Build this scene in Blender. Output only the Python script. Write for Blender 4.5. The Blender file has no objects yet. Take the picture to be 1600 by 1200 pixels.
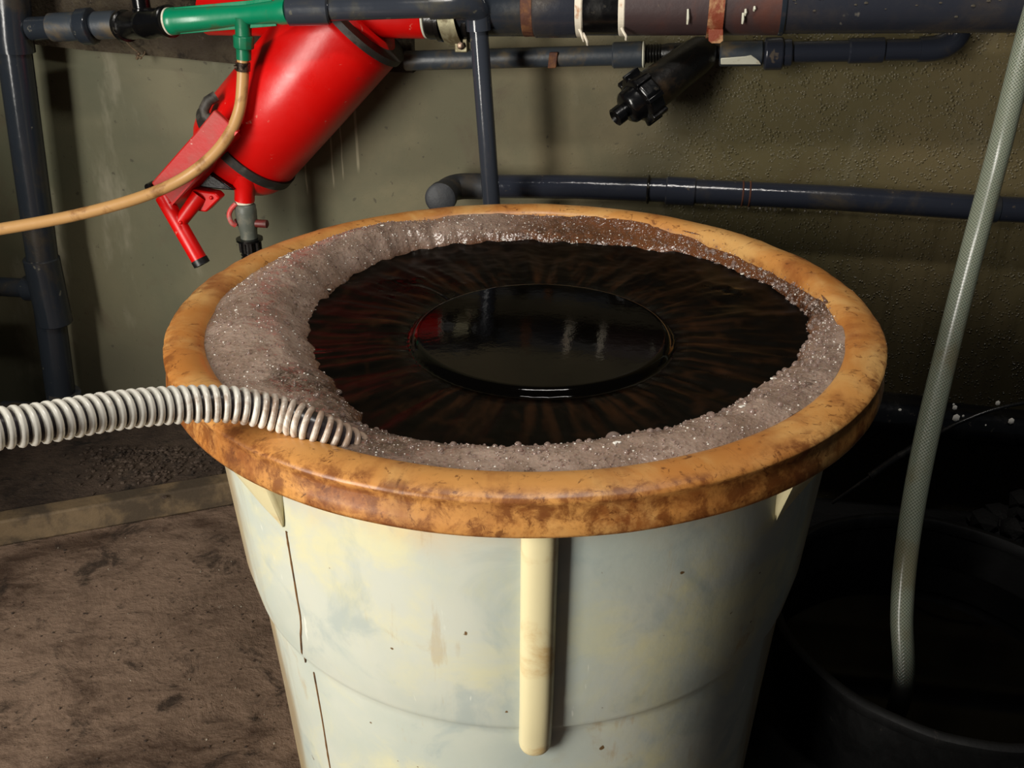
import bpy, bmesh, math, random
from mathutils import Vector, Matrix, noise
random.seed(7)
R = math.radians; PI = math.pi
SC = bpy.context.scene; COL = SC.collection
V = Vector

# ------------------------------------------------------------------ camera model (used to survey real positions in the room)
F = 1500.0; PITCH = 0.4789; CAM = V((-0.0172, -1.2886, 1.3849)); RIM = 0.85
CP, SP = math.cos(PITCH), math.sin(PITCH)
def ray(px, py):
    u = (px-800)/F; v = (py-600)/F
    return V((u, CP - v*SP, -SP - v*CP))
def P(px, py, t): return CAM + ray(px, py)*t                   # at depth t
def G(px, py, z):                                              # on a level plane
    d = ray(px, py); return CAM + d*((z-CAM.z)/d.z)
WY, WS = 0.88, -0.17
WN = V((WS, -1, 0)).normalized()                               # wall normal (towards the room)
def W(px, py, off=0.0):                                        # on a plane parallel to the back wall, off metres in front of it
    d = ray(px, py); p0 = V((0, WY, 0)) + WN*off
    return CAM + d*((p0-CAM).dot(WN)/d.dot(WN))
def mm(px, p):                                                 # metres of px pixels at point p
    q = p - CAM; depth = q.y*CP - q.z*SP
    return px*depth/F

# ------------------------------------------------------------------ materials
def lin(c):
    return tuple(((x/255)/12.92 if x/255 <= .04045 else ((x/255+.055)/1.055)**2.4) for x in c) + (1,)
def newmat(name):
    m = bpy.data.materials.new(name); m.use_nodes = True
    nt = m.node_tree; b = nt.nodes['Principled BSDF']
    return m, nt, b
class NT:
    def __init__(s, name):
        s.m, s.nt, s.b = newmat(name)
        s.tc = s.nt.nodes.new('ShaderNodeTexCoord')
    def n(s, t, **kw):
        x = s.nt.nodes.new(t)
        for k, v in kw.items(): setattr(x, k, v)
        return x
    def l(s, a, b): s.nt.links.new(a, b)
    def map(s, scale=(1,1,1), src='Object', rot=(0,0,0), loc=(0,0,0)):
        x = s.n('ShaderNodeMapping'); x.inputs['Scale'].default_value = scale; x.inputs['Rotation'].default_value = rot; x.inputs['Location'].default_value = loc
        s.l(s.tc.outputs[src], x.inputs[0]); return x.outputs[0]
    def noise(s, vec, scale, detail=6, rough=.6, dist=0):
        x = s.n('ShaderNodeTexNoise'); x.inputs['Scale'].default_value = scale; x.inputs['Detail'].default_value = detail
        x.inputs['Roughness'].default_value = rough; x.inputs['Distortion'].default_value = dist
        s.l(vec, x.inputs['Vector']); return x.outputs['Fac']
    def vor(s, vec, scale, feature='F1'):
        x = s.n('ShaderNodeTexVoronoi', feature=feature); x.inputs['Scale'].default_value = scale
        s.l(vec, x.inputs['Vector']); return x.outputs['Distance']
    def ramp(s, fac, lo, hi, a=0, b=1):
        x = s.n('ShaderNodeMapRange'); x.inputs[1].default_value = lo; x.inputs[2].default_value = hi
        x.inputs[3].default_value = a; x.inputs[4].default_value = b; x.interpolation_type = 'SMOOTHSTEP' if a == 0 and b == 1 else 'LINEAR'
        s.l(fac, x.inputs[0]); return x.outputs[0]
    def math(s, op, a, b=None):
        x = s.n('ShaderNodeMath', operation=op)
        for i, v in enumerate((a, b)):
            if v is None: continue
            if isinstance(v, (int, float)): x.inputs[i].default_value = v
            else: s.l(v, x.inputs[i])
        return x.outputs[0]
    def mix(s, fac, a, b):
        x = s.n('ShaderNodeMix', data_type='RGBA')
        if isinstance(fac, (int, float)): x.inputs[0].default_value = fac
        else: s.l(fac, x.inputs[0])
        for i, v in ((6, a), (7, b)):
            if isinstance(v, tuple): x.inputs[i].default_value = lin(v) if len(v) == 3 else v
            else: s.l(v, x.inputs[i])
        return x.outputs[2]
    def bump(s, h, strength=.3, dist=.01, prev=None):
        x = s.n('ShaderNodeBump'); x.inputs['Strength'].default_value = strength; x.inputs['Distance'].default_value = dist
        s.l(h, x.inputs['Height'])
        if prev is not None: s.l(prev, x.inputs['Normal'])
        return x.outputs[0]
    def set(s, col=None, rough=None, normal=None, **kw):
        for key, v in (('Base Color', col), ('Roughness', rough), ('Normal', normal)):
            if v is None: continue
            if isinstance(v, tuple): s.b.inputs[key].default_value = lin(v)
            elif isinstance(v, (int, float)): s.b.inputs[key].default_value = v
            else: s.l(v, s.b.inputs[key])
        for k, v in kw.items():
            k = k.replace('_', ' ')
            if isinstance(v, (int, float, tuple)): s.b.inputs[k].default_value = v
            else: s.l(v, s.b.inputs[k])
        return s.m
def grimy(name, c1, c2, amount=.5, scale=14, rough=.4, bump=.15, metal=0, c3=None, spec=.5, bscale=90):
    """base colour c1, dirt c2 in patches (amount 0..1), optional fine flecks c3"""
    s = NT(name); o = s.map()
    f = s.noise(o, scale, 8, .62, .4)
    m = s.ramp(f, .62-.35*amount, .78-.3*amount)
    c = s.mix(m, c1, c2)
    if c3:
        g = s.noise(o, scale*5, 3, .5)
        c = s.mix(s.ramp(g, .68, .73), c, c3)
    r = s.ramp(f, .3, .8, max(.03, rough-.12), min(1, rough+.2))
    return s.set(c, r, s.bump(s.noise(o, bscale, 5), bump, .004), Metallic=metal, **{'Specular_IOR_Level': spec})
M = {}
# PVC
M['pvc'] = grimy('grey_pvc', (50,54,62), (68,66,58), .22, 9, .17, .04, c3=(88,86,78))
M['pvc_dark'] = grimy('dark_pvc', (36,41,48), (54,50,44), .26, 8, .17, .06, c3=(92,90,82))
M['pvc_wet'] = grimy('wet_pvc', (38,41,50), (62,56,48), .2, 7, .12, .15, c3=(80,72,64))
M['pvc_dusty'] = grimy('dusty_pvc', (50,56,63), (88,76,56), .42, 12, .42, .12)
M['pvc_dull'] = grimy('dull_dark_pvc', (34,36,40), (60,54,46), .35, 14, .6, .2)
M['big_pipe'] = grimy('weathered_pipe', (42,44,52), (62,56,52), .35, 5, .2, .12, c3=(96,92,86))
M['big_pipe_rusty'] = grimy('rust_tinted_pipe', (62,48,48), (84,44,32), .5, 5, .45, .12, c3=(92,76,66))
M['black'] = grimy('black_plastic', (9,9,10), (26,24,21), .25, 11, .2, .12, c3=(44,41,36))
M['black_dusty'] = grimy('dusty_black_plastic', (13,12,11), (60,45,28), .30, 12, .34, .2)
M['cap_black'] = grimy('black_cap', (16,16,16), (50,46,40), .3, 30, .4, .1)
M['rubber'] = grimy('black_rubber_band', (38,35,32), (74,68,60), .35, 25, .55, .1)
M['green'] = grimy('green_plastic', (0,122,84), (66,92,58), .2, 12, .32, .04)
M['green_dark'] = grimy('aged_green_plastic', (8,104,70), (60,84,52), .4, 16, .4, .04)
M['tape'] = grimy('white_thread_tape', (226,216,196), (184,130,90), .3, 30, .6, .2)
M['ring_white'] = grimy('white_seal', (206,204,186), (160,146,118), .25, 30, .5, .1)
M['steel'] = grimy('dusty_steel', (150,144,116), (104,92,66), .5, 25, .5, .15, metal=.5)
M['steel_dark'] = grimy('tarnished_clamp_steel', (120,100,84), (40,32,26), .5, 60, .35, .3, metal=.8)
M['rust'] = grimy('rusty_steel', (122,52,26), (170,130,90), .5, 30, .7, .4)
M['rust_dark'] = grimy('rust_scale', (76,40,24), (112,72,40), .5, 30, .75, .4)
M['grey_valve'] = grimy('grey_valve_plastic', (84,88,80), (112,110,96), .4, 30, .5, .1)
M['dark_red'] = grimy('dark_red_plastic', (92,26,22), (60,36,28), .4, 20, .5, .1)
M['pink_red'] = grimy('faded_red_plastic', (196,70,66), (150,128,120), .4, 30, .5, .1)
M['hose_tan'] = grimy('tan_rubber_hose', (190,146,92), (142,98,54), .34, 22, .42, .05)
M['rod'] = grimy('black_cable_sheath', (20,20,20), (44,42,38), .3, 20, .25, .1)
M['blue'] = grimy('blue_plastic', (16,40,130), (14,22,62), .4, 10, .4, .1)
M['twig'] = grimy('dry_fibre', (92,74,52), (50,38,28), .5, 40, .8, .3)
def red_paint():
    s = NT('red_paint'); o = s.map()
    f = s.noise(o, 11, 8, .65, .5)
    c = s.mix(s.ramp(f, .58, .74), (206,8,6), (170,22,18))
    g = s.noise(o, 34, 6, .7, .3)
    c = s.mix(s.ramp(g, .645, .70), c, (206,120,104))
    return s.set(c, s.ramp(f, .3, .8, .26, .5), s.bump(s.noise(o, 60, 4), .06, .004), Specular_IOR_Level=.45)
M['red'] = red_paint()
def red_dusty():
    s = NT('dusty_red_paint'); o = s.map()
    f = s.noise(o, 9, 8, .7, .5)
    c = s.mix(s.ramp(f, .40, .66), (180,18,15), (164,58,50))
    g = s.noise(o, 60, 3, .6)
    c = s.mix(s.ramp(g, .71, .75), c, (206,150,138))
    return s.set(c, .5, s.bump(s.noise(o, 80, 4), .12, .004))
M['red_dusty'] = red_dusty()
def wall_mat():
    s = NT('olive_plaster'); o = s.map()
    f = s.noise(o, 1.6, 8, .6, .3); g = s.noise(o, 5, 8, .65, .6)
    c = s.mix(s.ramp(f, .35, .65), (126,113,85), (92,88,66))
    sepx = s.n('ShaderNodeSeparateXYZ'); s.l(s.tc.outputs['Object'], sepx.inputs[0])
    c = s.mix(s.math('MULTIPLY', s.ramp(s.math('ADD', sepx.outputs['X'], s.math('MULTIPLY', g, .6)), .1, -.35), .6), c, (78,82,64))     # left side greener, and dimmed in the colour for weaker light
    c = s.mix(s.ramp(g, .54, .76), c, (86,76,58))
    # lime-pale smears
    c = s.mix(s.math('MULTIPLY', s.ramp(s.noise(s.map((3,3,1.0)), 2.3, 5, .6), .58, .74), .55), c, (146,140,120))
    # vertical weep streaks low on the right hand side
    st = s.noise(s.map((26,26,2.2)), 1.0, 6, .68, .4)
    sep = s.n('ShaderNodeSeparateXYZ'); s.l(s.tc.outputs['Object'], sep.inputs[0])
    wet = s.ramp(s.math('ADD', sep.outputs['X'], s.math('MULTIPLY', g, .5)), .35, .75)
    c = s.mix(s.math('MULTIPLY', s.math('MULTIPLY', s.ramp(st, .46, .66), s.ramp(sep.outputs['Z'], .80, .70)), s.math('MULTIPLY', s.ramp(sep.outputs['X'], .2, .5), .6)), c, (60,52,38))
    # fine dirt pits
    p = s.noise(o, 55, 3, .5)
    c = s.mix(s.math('MULTIPLY', s.ramp(p, .68, .74), .6), c, (52,46,36))
    c = s.mix(s.math('MULTIPLY', wet, .55), c, (82,72,44))
    # grime below the lower pipe and towards the foot
    c = s.mix(s.math('MULTIPLY', s.ramp(s.math('ADD', sep.outputs['Z'], s.math('MULTIPLY', g, .25)), .62, .30), .55), c, (52,48,38))
    for px, py, zlo, zhi, wd in ((558,235,.78,1.06,.0022), (520,262,.74,.92,.0014), (535,250,.76,.98,.0012), (478,270,.72,.86,.0014)):     # lime runs
        x0 = W(px, py).x
        dx = s.math('ABSOLUTE', s.math('SUBTRACT', s.math('ADD', sep.outputs['X'], s.math('MULTIPLY', s.noise(s.map((6,6,6)), 1.0, 3), .012)), x0+.006))
        zm = s.math('MULTIPLY', s.ramp(sep.outputs['Z'], zlo, zlo+.03), s.ramp(sep.outputs['Z'], zhi+.03, zhi))
        c = s.mix(s.math('MULTIPLY', s.math('MULTIPLY', s.ramp(dx, wd*2, wd*.6), zm), .55), c, (176,166,138))
    low_right = s.math('MULTIPLY', s.ramp(s.math('SUBTRACT', sep.outputs['X'], s.math('MULTIPLY', sep.outputs['Z'], .55)), -.02, .42), s.ramp(s.math('ADD', sep.outputs['Z'], s.math('MULTIPLY', g, .22)), .80, .48))  # mask for a darker blend, low on the right side
    c = s.mix(s.math('MULTIPLY', low_right, .75), c, (40,36,24))
    dro = s.math('MULTIPLY', s.ramp(s.vor(o, 150), .50, .10), s.ramp(s.noise(o, 40, 6, .7), .44, .62))
    bn = s.n('ShaderNodeBump'); bn.inputs['Distance'].default_value = .006
    s.l(s.math('ADD', s.math('MULTIPLY', wet, .5), .08), bn.inputs['Strength']); s.l(dro, bn.inputs['Height'])
    rough = s.math('SUBTRACT', .70, s.math('MULTIPLY', wet, .42))
    return s.set(c, rough, bn.outputs[0], Specular_IOR_Level=.4)
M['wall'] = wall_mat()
def floor_mat(name, a, b, d, sc=1):
    s = NT(name); o = s.map()
    f = s.noise(o, 2.4*sc, 10, .66, .8); g = s.noise(o, 9*sc, 8, .7, .5); h = s.noise(o, 70*sc, 4, .6)
    c = s.mix(s.ramp(s.math('ADD', s.math('MULTIPLY', f, .6), s.math('MULTIPLY', s.noise(s.map((1,2.4,1), rot=(0,0,.35)), 11*sc, 10, .78, .6), .4)), .38, .60), a, b)
    c = s.mix(s.math('MULTIPLY', s.ramp(g, .52, .66), .85), c, d)
    c = s.mix(s.math('MULTIPLY', s.ramp(h, .62, .70), .7), c, (34,26,20))
    c = s.mix(s.math('MULTIPLY', s.ramp(s.noise(o, 30*sc, 9, .8, 1.0), .62, .70), .6), c, (150,136,120))
    sep = s.n('ShaderNodeSeparateXYZ'); s.l(s.tc.outputs['Object'], sep.inputs[0])
    c = s.mix(s.ramp(s.math('ADD', sep.outputs['X'], s.math('MULTIPLY', s.math('SUBTRACT', g, .5), .5)), .22, .42), c, (9,8,7))   # turns near-black towards the right, round the drum
    bb = s.bump(g, .35, .02, s.bump(h, .5, .006))
    return s.set(c, s.ramp(g, .3, .7, .62, .92), bb, Specular_IOR_Level=.3)
M['floor'] = floor_mat('stained_concrete', (62,46,35), (122,101,85), (34,25,18))
M['soil'] = floor_mat('grit_and_soil', (44,35,29), (74,61,51), (26,21,17), 2)
M['ledge'] = floor_mat('caked_ledge', (70,62,46), (52,43,31), (24,19,14), 2)
M['kerb'] = grimy('worn_kerb', (102,84,60), (64,52,37), .55, 9, .8, .3)
def tub_mat(name, base, alt, yel, stain, rim=False):
    s = NT(name); o = s.map()
    f = s.noise(o, 3.2, 6, .55, .4); g = s.noise(o, 8, 6, .6, .4)
    c = s.mix(s.ramp(f, .38, .62), base, alt)
    c = s.mix(s.math('MULTIPLY', s.ramp(s.noise(s.map(loc=(3,1,7)), 5.5, 7, .62, .5), .46, .66), .8), c, yel)
    if not rim: c = s.mix(s.math('MULTIPLY', s.ramp(s.noise(s.map(loc=(1,5,2)), 7.5, 6, .6, .6), .50, .66), .5), c, (152,166,166))
    sep = s.n('ShaderNodeSeparateXYZ'); s.l(s.tc.outputs['Object'], sep.inputs[0])
    uvs = s.noise(s.map((60,3.0,1), 'UV'), 1.0, 7, .66, .3)      # drips run down the profile
    if rim:
        d = s.ramp(s.math('ADD', s.math('MULTIPLY', uvs, .3), s.math('MULTIPLY', g, .75)), .53, .70)
        d = s.math('MAXIMUM', d, s.math('MULTIPLY', s.ramp(sep.outputs['Z'], RIM-.010, RIM-.018), s.ramp(s.math('ADD', s.math('MULTIPLY', s.noise(s.map((16,16,16)), 1.0, 8, .72, .2), .75), s.math('MULTIPLY', uvs, .25)), .46, .60)))
        c = s.mix(s.math('MULTIPLY', d, .8), c, stain)
        rad = s.math('SQRT', s.math('ADD', s.math('MULTIPLY', sep.outputs['X'], sep.outputs['X']), s.math('MULTIPLY', sep.outputs['Y'], sep.outputs['Y'])))
        fine = s.noise(s.map((34,34,34)), 1.0, 8, .74, .3); drip = s.noise(s.map((110,5,1), 'UV'), 1.0, 5, .7, .4)
        c = s.mix(s.math('MULTIPLY', s.math('MULTIPLY', s.ramp(s.math('ADD', rad, s.math('MULTIPLY', s.math('SUBTRACT', g, .5), .06)), .477, .497), s.ramp(fine, .42, .60)), .85), c, (112,60,24))
        c = s.mix(s.math('MULTIPLY', s.math('MULTIPLY', s.ramp(drip, .60, .68), s.ramp(fine, .42, .6)), .8), c, (92,50,20))
        # dirt collects along the outer turn of the rim
        sc = s.noise(s.map((40,40,40)), 1.1, 9, .75, 1.5)
        c = s.mix(s.math('MULTIPLY', s.ramp(sc, .56, .64), .8), c, (96,50,20))
        c = s.mix(s.math('MULTIPLY', s.ramp(s.noise(s.map((22,120,60)), 1.0, 5, .7, .8), .66, .71), .75), c, (66,36,16))
    else:
        top = s.ramp(s.math('ADD', sep.outputs['Z'], s.math('MULTIPLY', g, .16)), .80, .92)
        c = s.mix(s.math('MULTIPLY', top, .8), c, (216,172,104))
        c = s.mix(s.math('MULTIPLY', s.ramp(g, .63, .74), .55), c, stain)
        c = s.mix(s.math('MULTIPLY', s.ramp(s.math('MULTIPLY', uvs, s.ramp(g, .3, .7, .7, 1.1)), .56, .66), .35), c, stain)
        az = s.n('ShaderNodeVectorMath', operation='NORMALIZE'); cx = s.n('ShaderNodeCombineXYZ')
        s.l(sep.outputs['X'], cx.inputs[0]); s.l(sep.outputs['Y'], cx.inputs[1]); s.l(cx.outputs[0], az.inputs[0])
        sx = s.n('ShaderNodeSeparateXYZ'); s.l(az.outputs[0], sx.inputs[0])
        c = s.mix(s.math('MULTIPLY', s.ramp(s.math('ABSOLUTE', s.math('SUBTRACT', sx.outputs['X'], .06)), .26, .04), .45), c, (150,164,162))
        edge = s.ramp(s.math('ADD', s.math('ABSOLUTE', sx.outputs['X']), s.math('MULTIPLY', s.math('SUBTRACT', uvs, .5), .25)), .80, .9)
        c = s.mix(s.math('MULTIPLY', edge, .75), c, (150,122,78))   # brown runs on the two side panels
        spk = s.noise(o, 46, 2, .5)
        c = s.mix(s.ramp(spk, .745, .77), c, (110,84,50))
        scr = s.noise(s.map((50,50,9), rot=(0,.25,0)), 1.0, 3, .6)
        c = s.mix(s.math('MULTIPLY', s.ramp(scr, .70, .74), .5), c, (238,238,226))
    m = s.set(c, s.ramp(g, .3, .7, .28 if rim else .34, .5), s.bump(s.noise(o, 40, 5), .08, .004), Subsurface_Weight=.12 if not rim else .05)
    s.b.inputs['Subsurface Radius'].default_value = (.02, .016, .010)
    s.b.inputs['Subsurface Scale'].default_value = .6
    return m
M['tub'] = tub_mat('milky_polyethylene', (186,192,180), (200,202,188), (216,210,168), (176,144,88))
M['rim'] = tub_mat('stained_polyethylene_rim', (200,142,76), (178,114,52), (212,168,104), (132,70,26), True)
M['rib'] = grimy('cream_polyethylene', (222,210,166), (198,164,108), .3, 9, .36, .04)
M['seam'] = grimy('brown_seam_grime', (120,84,44), (80,54,28), .5, 30, .7, .1)
def foam_mat():
    s = NT('brown_foam'); o = s.map()
    a = s.n('ShaderNodeAttribute', attribute_name='thick')
    f = s.noise(o, 14, 6, .6, .5); g = s.noise(o, 60, 4, .6)
    c = s.mix(s.ramp(f, .35, .65), (160,138,124), (132,110,96))
    c = s.mix(s.ramp(a.outputs['Fac'], .55, .05), c, (104,62,34))
    c = s.mix(s.math('MULTIPLY', s.ramp(s.noise(o, 34, 9, .8, .8), .55, .66), .8), c, (72,52,41))
    a3 = s.n('ShaderNodeAttribute', attribute_name='dirt')
    c = s.mix(s.math('MULTIPLY', s.math('MULTIPLY', a3.outputs['Fac'], s.ramp(s.noise(o, 48, 9, .8, .6), .38, .56)), .85), c, (48,32,23))
    c = s.mix(s.math('MULTIPLY', s.ramp(s.noise(o, 120, 3, .6), .60, .68), .6), c, (86,66,55))
    c = s.mix(s.math('MULTIPLY', s.ramp(s.vor(o, 260), .30, .12), .35), c, (196,178,168))
    v = s.vor(o, 210); v2 = s.vor(o, 90)
    b = s.bump(v, .22, .003, s.bump(v2, .25, .004, s.bump(g, .3, .004)))
    return s.set(c, .22, b, Subsurface_Weight=.1, Specular_IOR_Level=.7)
M['foam'] = foam_mat()
def bubble_mat(name, col, rough, tr):
    s = NT(name)
    return s.set(col, rough, None, Transmission_Weight=tr, Specular_IOR_Level=1.0, IOR=1.5)
M['bubble'] = bubble_mat('bubble_film', (216,192,180), .06, .75)
M['chip'] = grimy('dusty_chip', (160,150,134), (110,100,86), .4, 60, .7, .1)
M['fleck'] = grimy('white_fleck', (240,236,226), (210,200,186), .2, 60, .5, .1)
def liquid_mat():
    s = NT('dark_brew'); o = s.map()
    a = s.n('ShaderNodeAttribute', attribute_name='froth')
    a2 = s.n('ShaderNodeAttribute', attribute_name='chop')
    c = s.mix(a.outputs['Fac'], (4,3,2), (64,38,20))
    return s.set(c, s.math('ADD', s.math('MULTIPLY', a2.outputs['Fac'], s.math('ADD', s.math('MULTIPLY', s.ramp(s.noise(o, 9, 5, .7), .40, .30), -.22), .30)), .06), s.bump(s.noise(o, 60, 4, .6), .05, .004), Specular_IOR_Level=s.math('ADD', s.math('MULTIPLY', a2.outputs['Fac'], -.20), .34), IOR=1.30)
M['liquid'] = liquid_mat()
M['black_water'] = NT('still_black_water').set((2,2,2), .06, None, Specular_IOR_Level=.2)
def braid_mat():
    s = NT('braided_clear_hose')
    sep = s.n('ShaderNodeSeparateXYZ'); s.l(s.tc.outputs['UV'], sep.inputs[0])
    def w(sign):
        return s.math('SINE', s.math('ADD', s.math('MULTIPLY', sep.outputs['X'], 2*PI*20), s.math('MULTIPLY', sep.outputs['Y'], sign*2*PI*165)))
    d = s.ramp(s.math('MAXIMUM', w(1), w(-1)), .72, .95)
    o = s.map(); f = s.noise(o, 9, 5)
    c = s.mix(d, (98,104,90), (150,156,138))
    c = s.mix(s.math('MULTIPLY', s.ramp(f, .5, .7), .5), c, (104,92,60))
    sep2 = s.n('ShaderNodeSeparateXYZ'); s.l(s.tc.outputs['Object'], sep2.inputs[0])
    c = s.mix(s.ramp(sep2.outputs['Z'], .36, .20), c, (10,10,9))      # colour fades to black where it dips into the drum
    return s.set(c, .24, s.bump(d, .25, .002), Specular_IOR_Level=.6, Subsurface_Weight=.1)
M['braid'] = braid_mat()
def rib_hose_mat():
    s = NT('white_spiral_hose'); o = s.map()
    f = s.noise(o, 22, 8, .7, .6)
    sep = s.n('ShaderNodeSeparateXYZ'); s.l(s.tc.outputs['Object'], sep.inputs[0])
    grime = s.ramp(s.math('ADD', s.math('MULTIPLY', sep.outputs['X'], .55), s.math('MULTIPLY', f, .42)), 0.0, .12)
    c = s.mix(s.math('MULTIPLY', s.ramp(f, .55, .7), .6), (240,236,224), (214,198,172))
    c = s.mix(s.math('MULTIPLY', grime, .8), c, (142,104,76))
    return s.set(c, .28, None, Specular_IOR_Level=.6)
M['rib_hose'] = rib_hose_mat()
M['hose_wall'] = grimy('dark_hose_wall', (52,46,48), (34,28,26), .4, 20, .25, .05)

# ------------------------------------------------------------------ mesh helpers
def smooth(pts, k=8):
    pts = [V(p) for p in pts]; out = []
    q = [pts[0]*2-pts[1]] + pts + [pts[-1]*2-pts[-2]]
    for i in range(1, len(q)-2):
        p0, p1, p2, p3 = q[i-1:i+3]
        for j in range(k):
            t = j/k
            out.append(.5*((2*p1)+(p2-p0)*t+(2*p0-5*p1+4*p2-p3)*t*t+(3*p1-p0-3*p2+p3)*t**3))
    out.append(pts[-1]); return out
def frames(path):
    n = len(path); T = []
    for i in range(n):
        T.append((path[min(i+1, n-1)]-path[max(i-1, 0)]).normalized())
    a = T[0].orthogonal().normalized(); N = [a]
    for i in range(1, n):
        q = T[i-1].rotation_difference(T[i]); a = (q @ N[-1]); a = (a - T[i]*a.dot(T[i])).normalized(); N.append(a)
    return T, N, [T[i].cross(N[i]) for i in range(n)]
class MB:
    def __init__(s): s.v = []; s.f = []; s.uv = []
    def grid(s, rings, closed=True, uvs=None):
        """rings: list of equally long vert lists"""
        b = len(s.v); n = len(rings[0]); d = 0
        for r in rings: s.v += [tuple(p) for p in r]
        cum = [0]
        for i in range(1, len(rings)): cum.append(cum[-1] + (V(rings[i][0])-V(rings[i-1][0])).length)
        for i in range(len(rings)-1):
            for j in range(n if closed else n-1):
                k = (j+1) % n
                s.f.append((b+i*n+j, b+i*n+k, b+(i+1)*n+k, b+(i+1)*n+j))
                u0, u1 = j/n, (j+1)/n
                s.uv.append(((u0, cum[i]), (u1, cum[i]), (u1, cum[i+1]), (u0, cum[i+1])))
        return b
    def cap(s, ids):
        s.f.append(tuple(ids)); s.uv.append(tuple((0, 0) for _ in ids))
    def sweep(s, path, r, n=20, caps=True, taper=None):
        path = [V(p) for p in path]; T, N, B = frames(path); rings = []
        for i, p in enumerate(path):
            rr = r[i] if isinstance(r, (list, tuple)) else r
            rings.append([p + (N[i]*math.cos(2*PI*j/n) + B[i]*math.sin(2*PI*j/n))*rr for j in range(n)])
        b = s.grid(rings)
        if caps:
            s.cap([b+j for j in range(n)][::-1]); e = b+(len(path)-1)*n; s.cap([e+j for j in range(n)])
        return s
    def turn(s, p0, axis, prof, n=32, caps=True, hexa=False, phase=0):
        """turned shape: prof = [(distance along axis, radius)]"""
        p0 = V(p0); ax = V(axis).normalized(); a = ax.orthogonal().normalized(); c = ax.cross(a)
        rings = [[p0 + ax*d + (a*math.cos(2*PI*j/n+phase) + c*math.sin(2*PI*j/n+phase))*max(r, 1e-5) for j in range(n)] for d, r in prof]
        b = s.grid(rings)
        if caps:
            s.cap([b+j for j in range(n)][::-1]); e = b+(len(prof)-1)*n; s.cap([e+j for j in range(n)])
        return s
    def box(s, c, ex, ey, ez):
        c, ex, ey, ez = V(c), V(ex), V(ey), V(ez); b = len(s.v)
        for x in (-1, 1):
            for y in (-1, 1):
                for z in (-1, 1): s.v.append(tuple(c+ex*x+ey*y+ez*z))
        for q in ((0,1,3,2), (4,6,7,5), (0,4,5,1), (2,3,7,6), (0,2,6,4), (1,5,7,3)): s.cap([b+i for i in q])
        return s
    def ball(s, c, r, sub=1, sq=(1,1,1)):
        bm = bmesh.new(); bmesh.ops.create_icosphere(bm, subdivisions=sub, radius=1)
        b = len(s.v); bm.verts.index_update()
        for v in bm.verts: s.v.append((c[0]+v.co.x*r*sq[0], c[1]+v.co.y*r*sq[1], c[2]+v.co.z*r*sq[2]))
        for f in bm.faces: s.cap([b+v.index for v in f.verts])
        bm.free(); return s
    def prism(s, pts, ext):
        pts = [V(p) for p in pts]; ext = V(ext); b = len(s.v); n = len(pts)
        s.v += [tuple(p) for p in pts] + [tuple(p+ext) for p in pts]
        s.cap(list(range(b, b+n))[::-1]); s.cap(list(range(b+n, b+2*n)))
        for i in range(n): s.cap((b+i, b+(i+1) % n, b+n+(i+1) % n, b+n+i))
        return s
    def build(s, name, mat, parent=None, bevel=0, sharp=.75, seg=2, attr=None, origin=None):
        me = bpy.data.meshes.new(name)
        o0 = V(origin) if origin is not None else V((0, 0, 0))
        me.from_pydata([tuple(V(p)-o0) for p in s.v] if origin is not None else s.v, [], s.f)
        ul = me.uv_layers.new(name='UVMap')
        for pl, uv in zip(me.polygons, s.uv):
            for li, c in zip(pl.loop_indices, uv): ul.data[li].uv = c
        if attr:
            for k, vals in attr.items():
                at = me.attributes.new(k, 'FLOAT', 'POINT'); at.data.foreach_set('value', vals)
        bm = bmesh.new(); bm.from_mesh(me); bmesh.ops.recalc_face_normals(bm, faces=bm.faces); bm.to_mesh(me); bm.free()
        me.polygons.foreach_set('use_smooth', [True]*len(me.polygons))
        me.set_sharp_from_angle(angle=sharp)
        me.materials.append(mat); me.update()
        o = bpy.data.objects.new(name, me); COL.objects.link(o); o.location = o0
        if bevel:
            m = o.modifiers.new('bevel', 'BEVEL'); m.width = bevel; m.segments = seg; m.limit_method = 'ANGLE'; m.angle_limit = R(35)
            m.harden_normals = False
        if parent:
            o.parent = parent; L = parent.matrix_world.translation if parent.parent is None else V((0,0,0))
            base = parent.get('_o'); o.matrix_parent_inverse = Matrix.Translation(-V(base)) if base is not None else Matrix.Identity(4)
        return o
def thing(name, label, cat, at, group=None):
    o = bpy.data.objects.new(name, None); COL.objects.link(o); o.location = at; o.empty_display_size = .05
    o['label'] = label; o['category'] = cat; o['_o'] = [at[0], at[1], at[2]]
    if group: o['group'] = group
    return o
def tag(o, label, cat, group=None, kind=None):
    o['label'] = label; o['category'] = cat
    if group: o['group'] = group
    if kind: o['kind'] = kind
    return o
def struct(o, label=None, cat=None):
    o['kind'] = 'structure'
    if label: o['label'] = label
    if cat: o['category'] = cat
    return o
def arc(a, c, b, k=8):
    """quarter-bend from a to b with corner c"""
    a, c, b = V(a), V(c), V(b)
    return [a*(1-t)**2 + c*2*t*(1-t) + b*t*t for t in [i/k for i in range(k+1)]]

# ------------------------------------------------------------------ the room
m = MB(); m.box((0, -.6, -.05), (4, 0, 0), (0, 3.2, 0), (0, 0, .05))
struct(m.build('floor', M['floor']), 'stained brown concrete floor around the tub', 'floor')
# back wall, a thick slab
m = MB(); c0 = V((0, WY, 1.3)) - WN*.1
m.box(c0, V((1, WS, 0)).normalized()*4, WN*.1, (0, 0, 1.4))
struct(m.build('wall_back', M['wall']), 'olive plastered back wall behind the pipes', 'wall')
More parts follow.
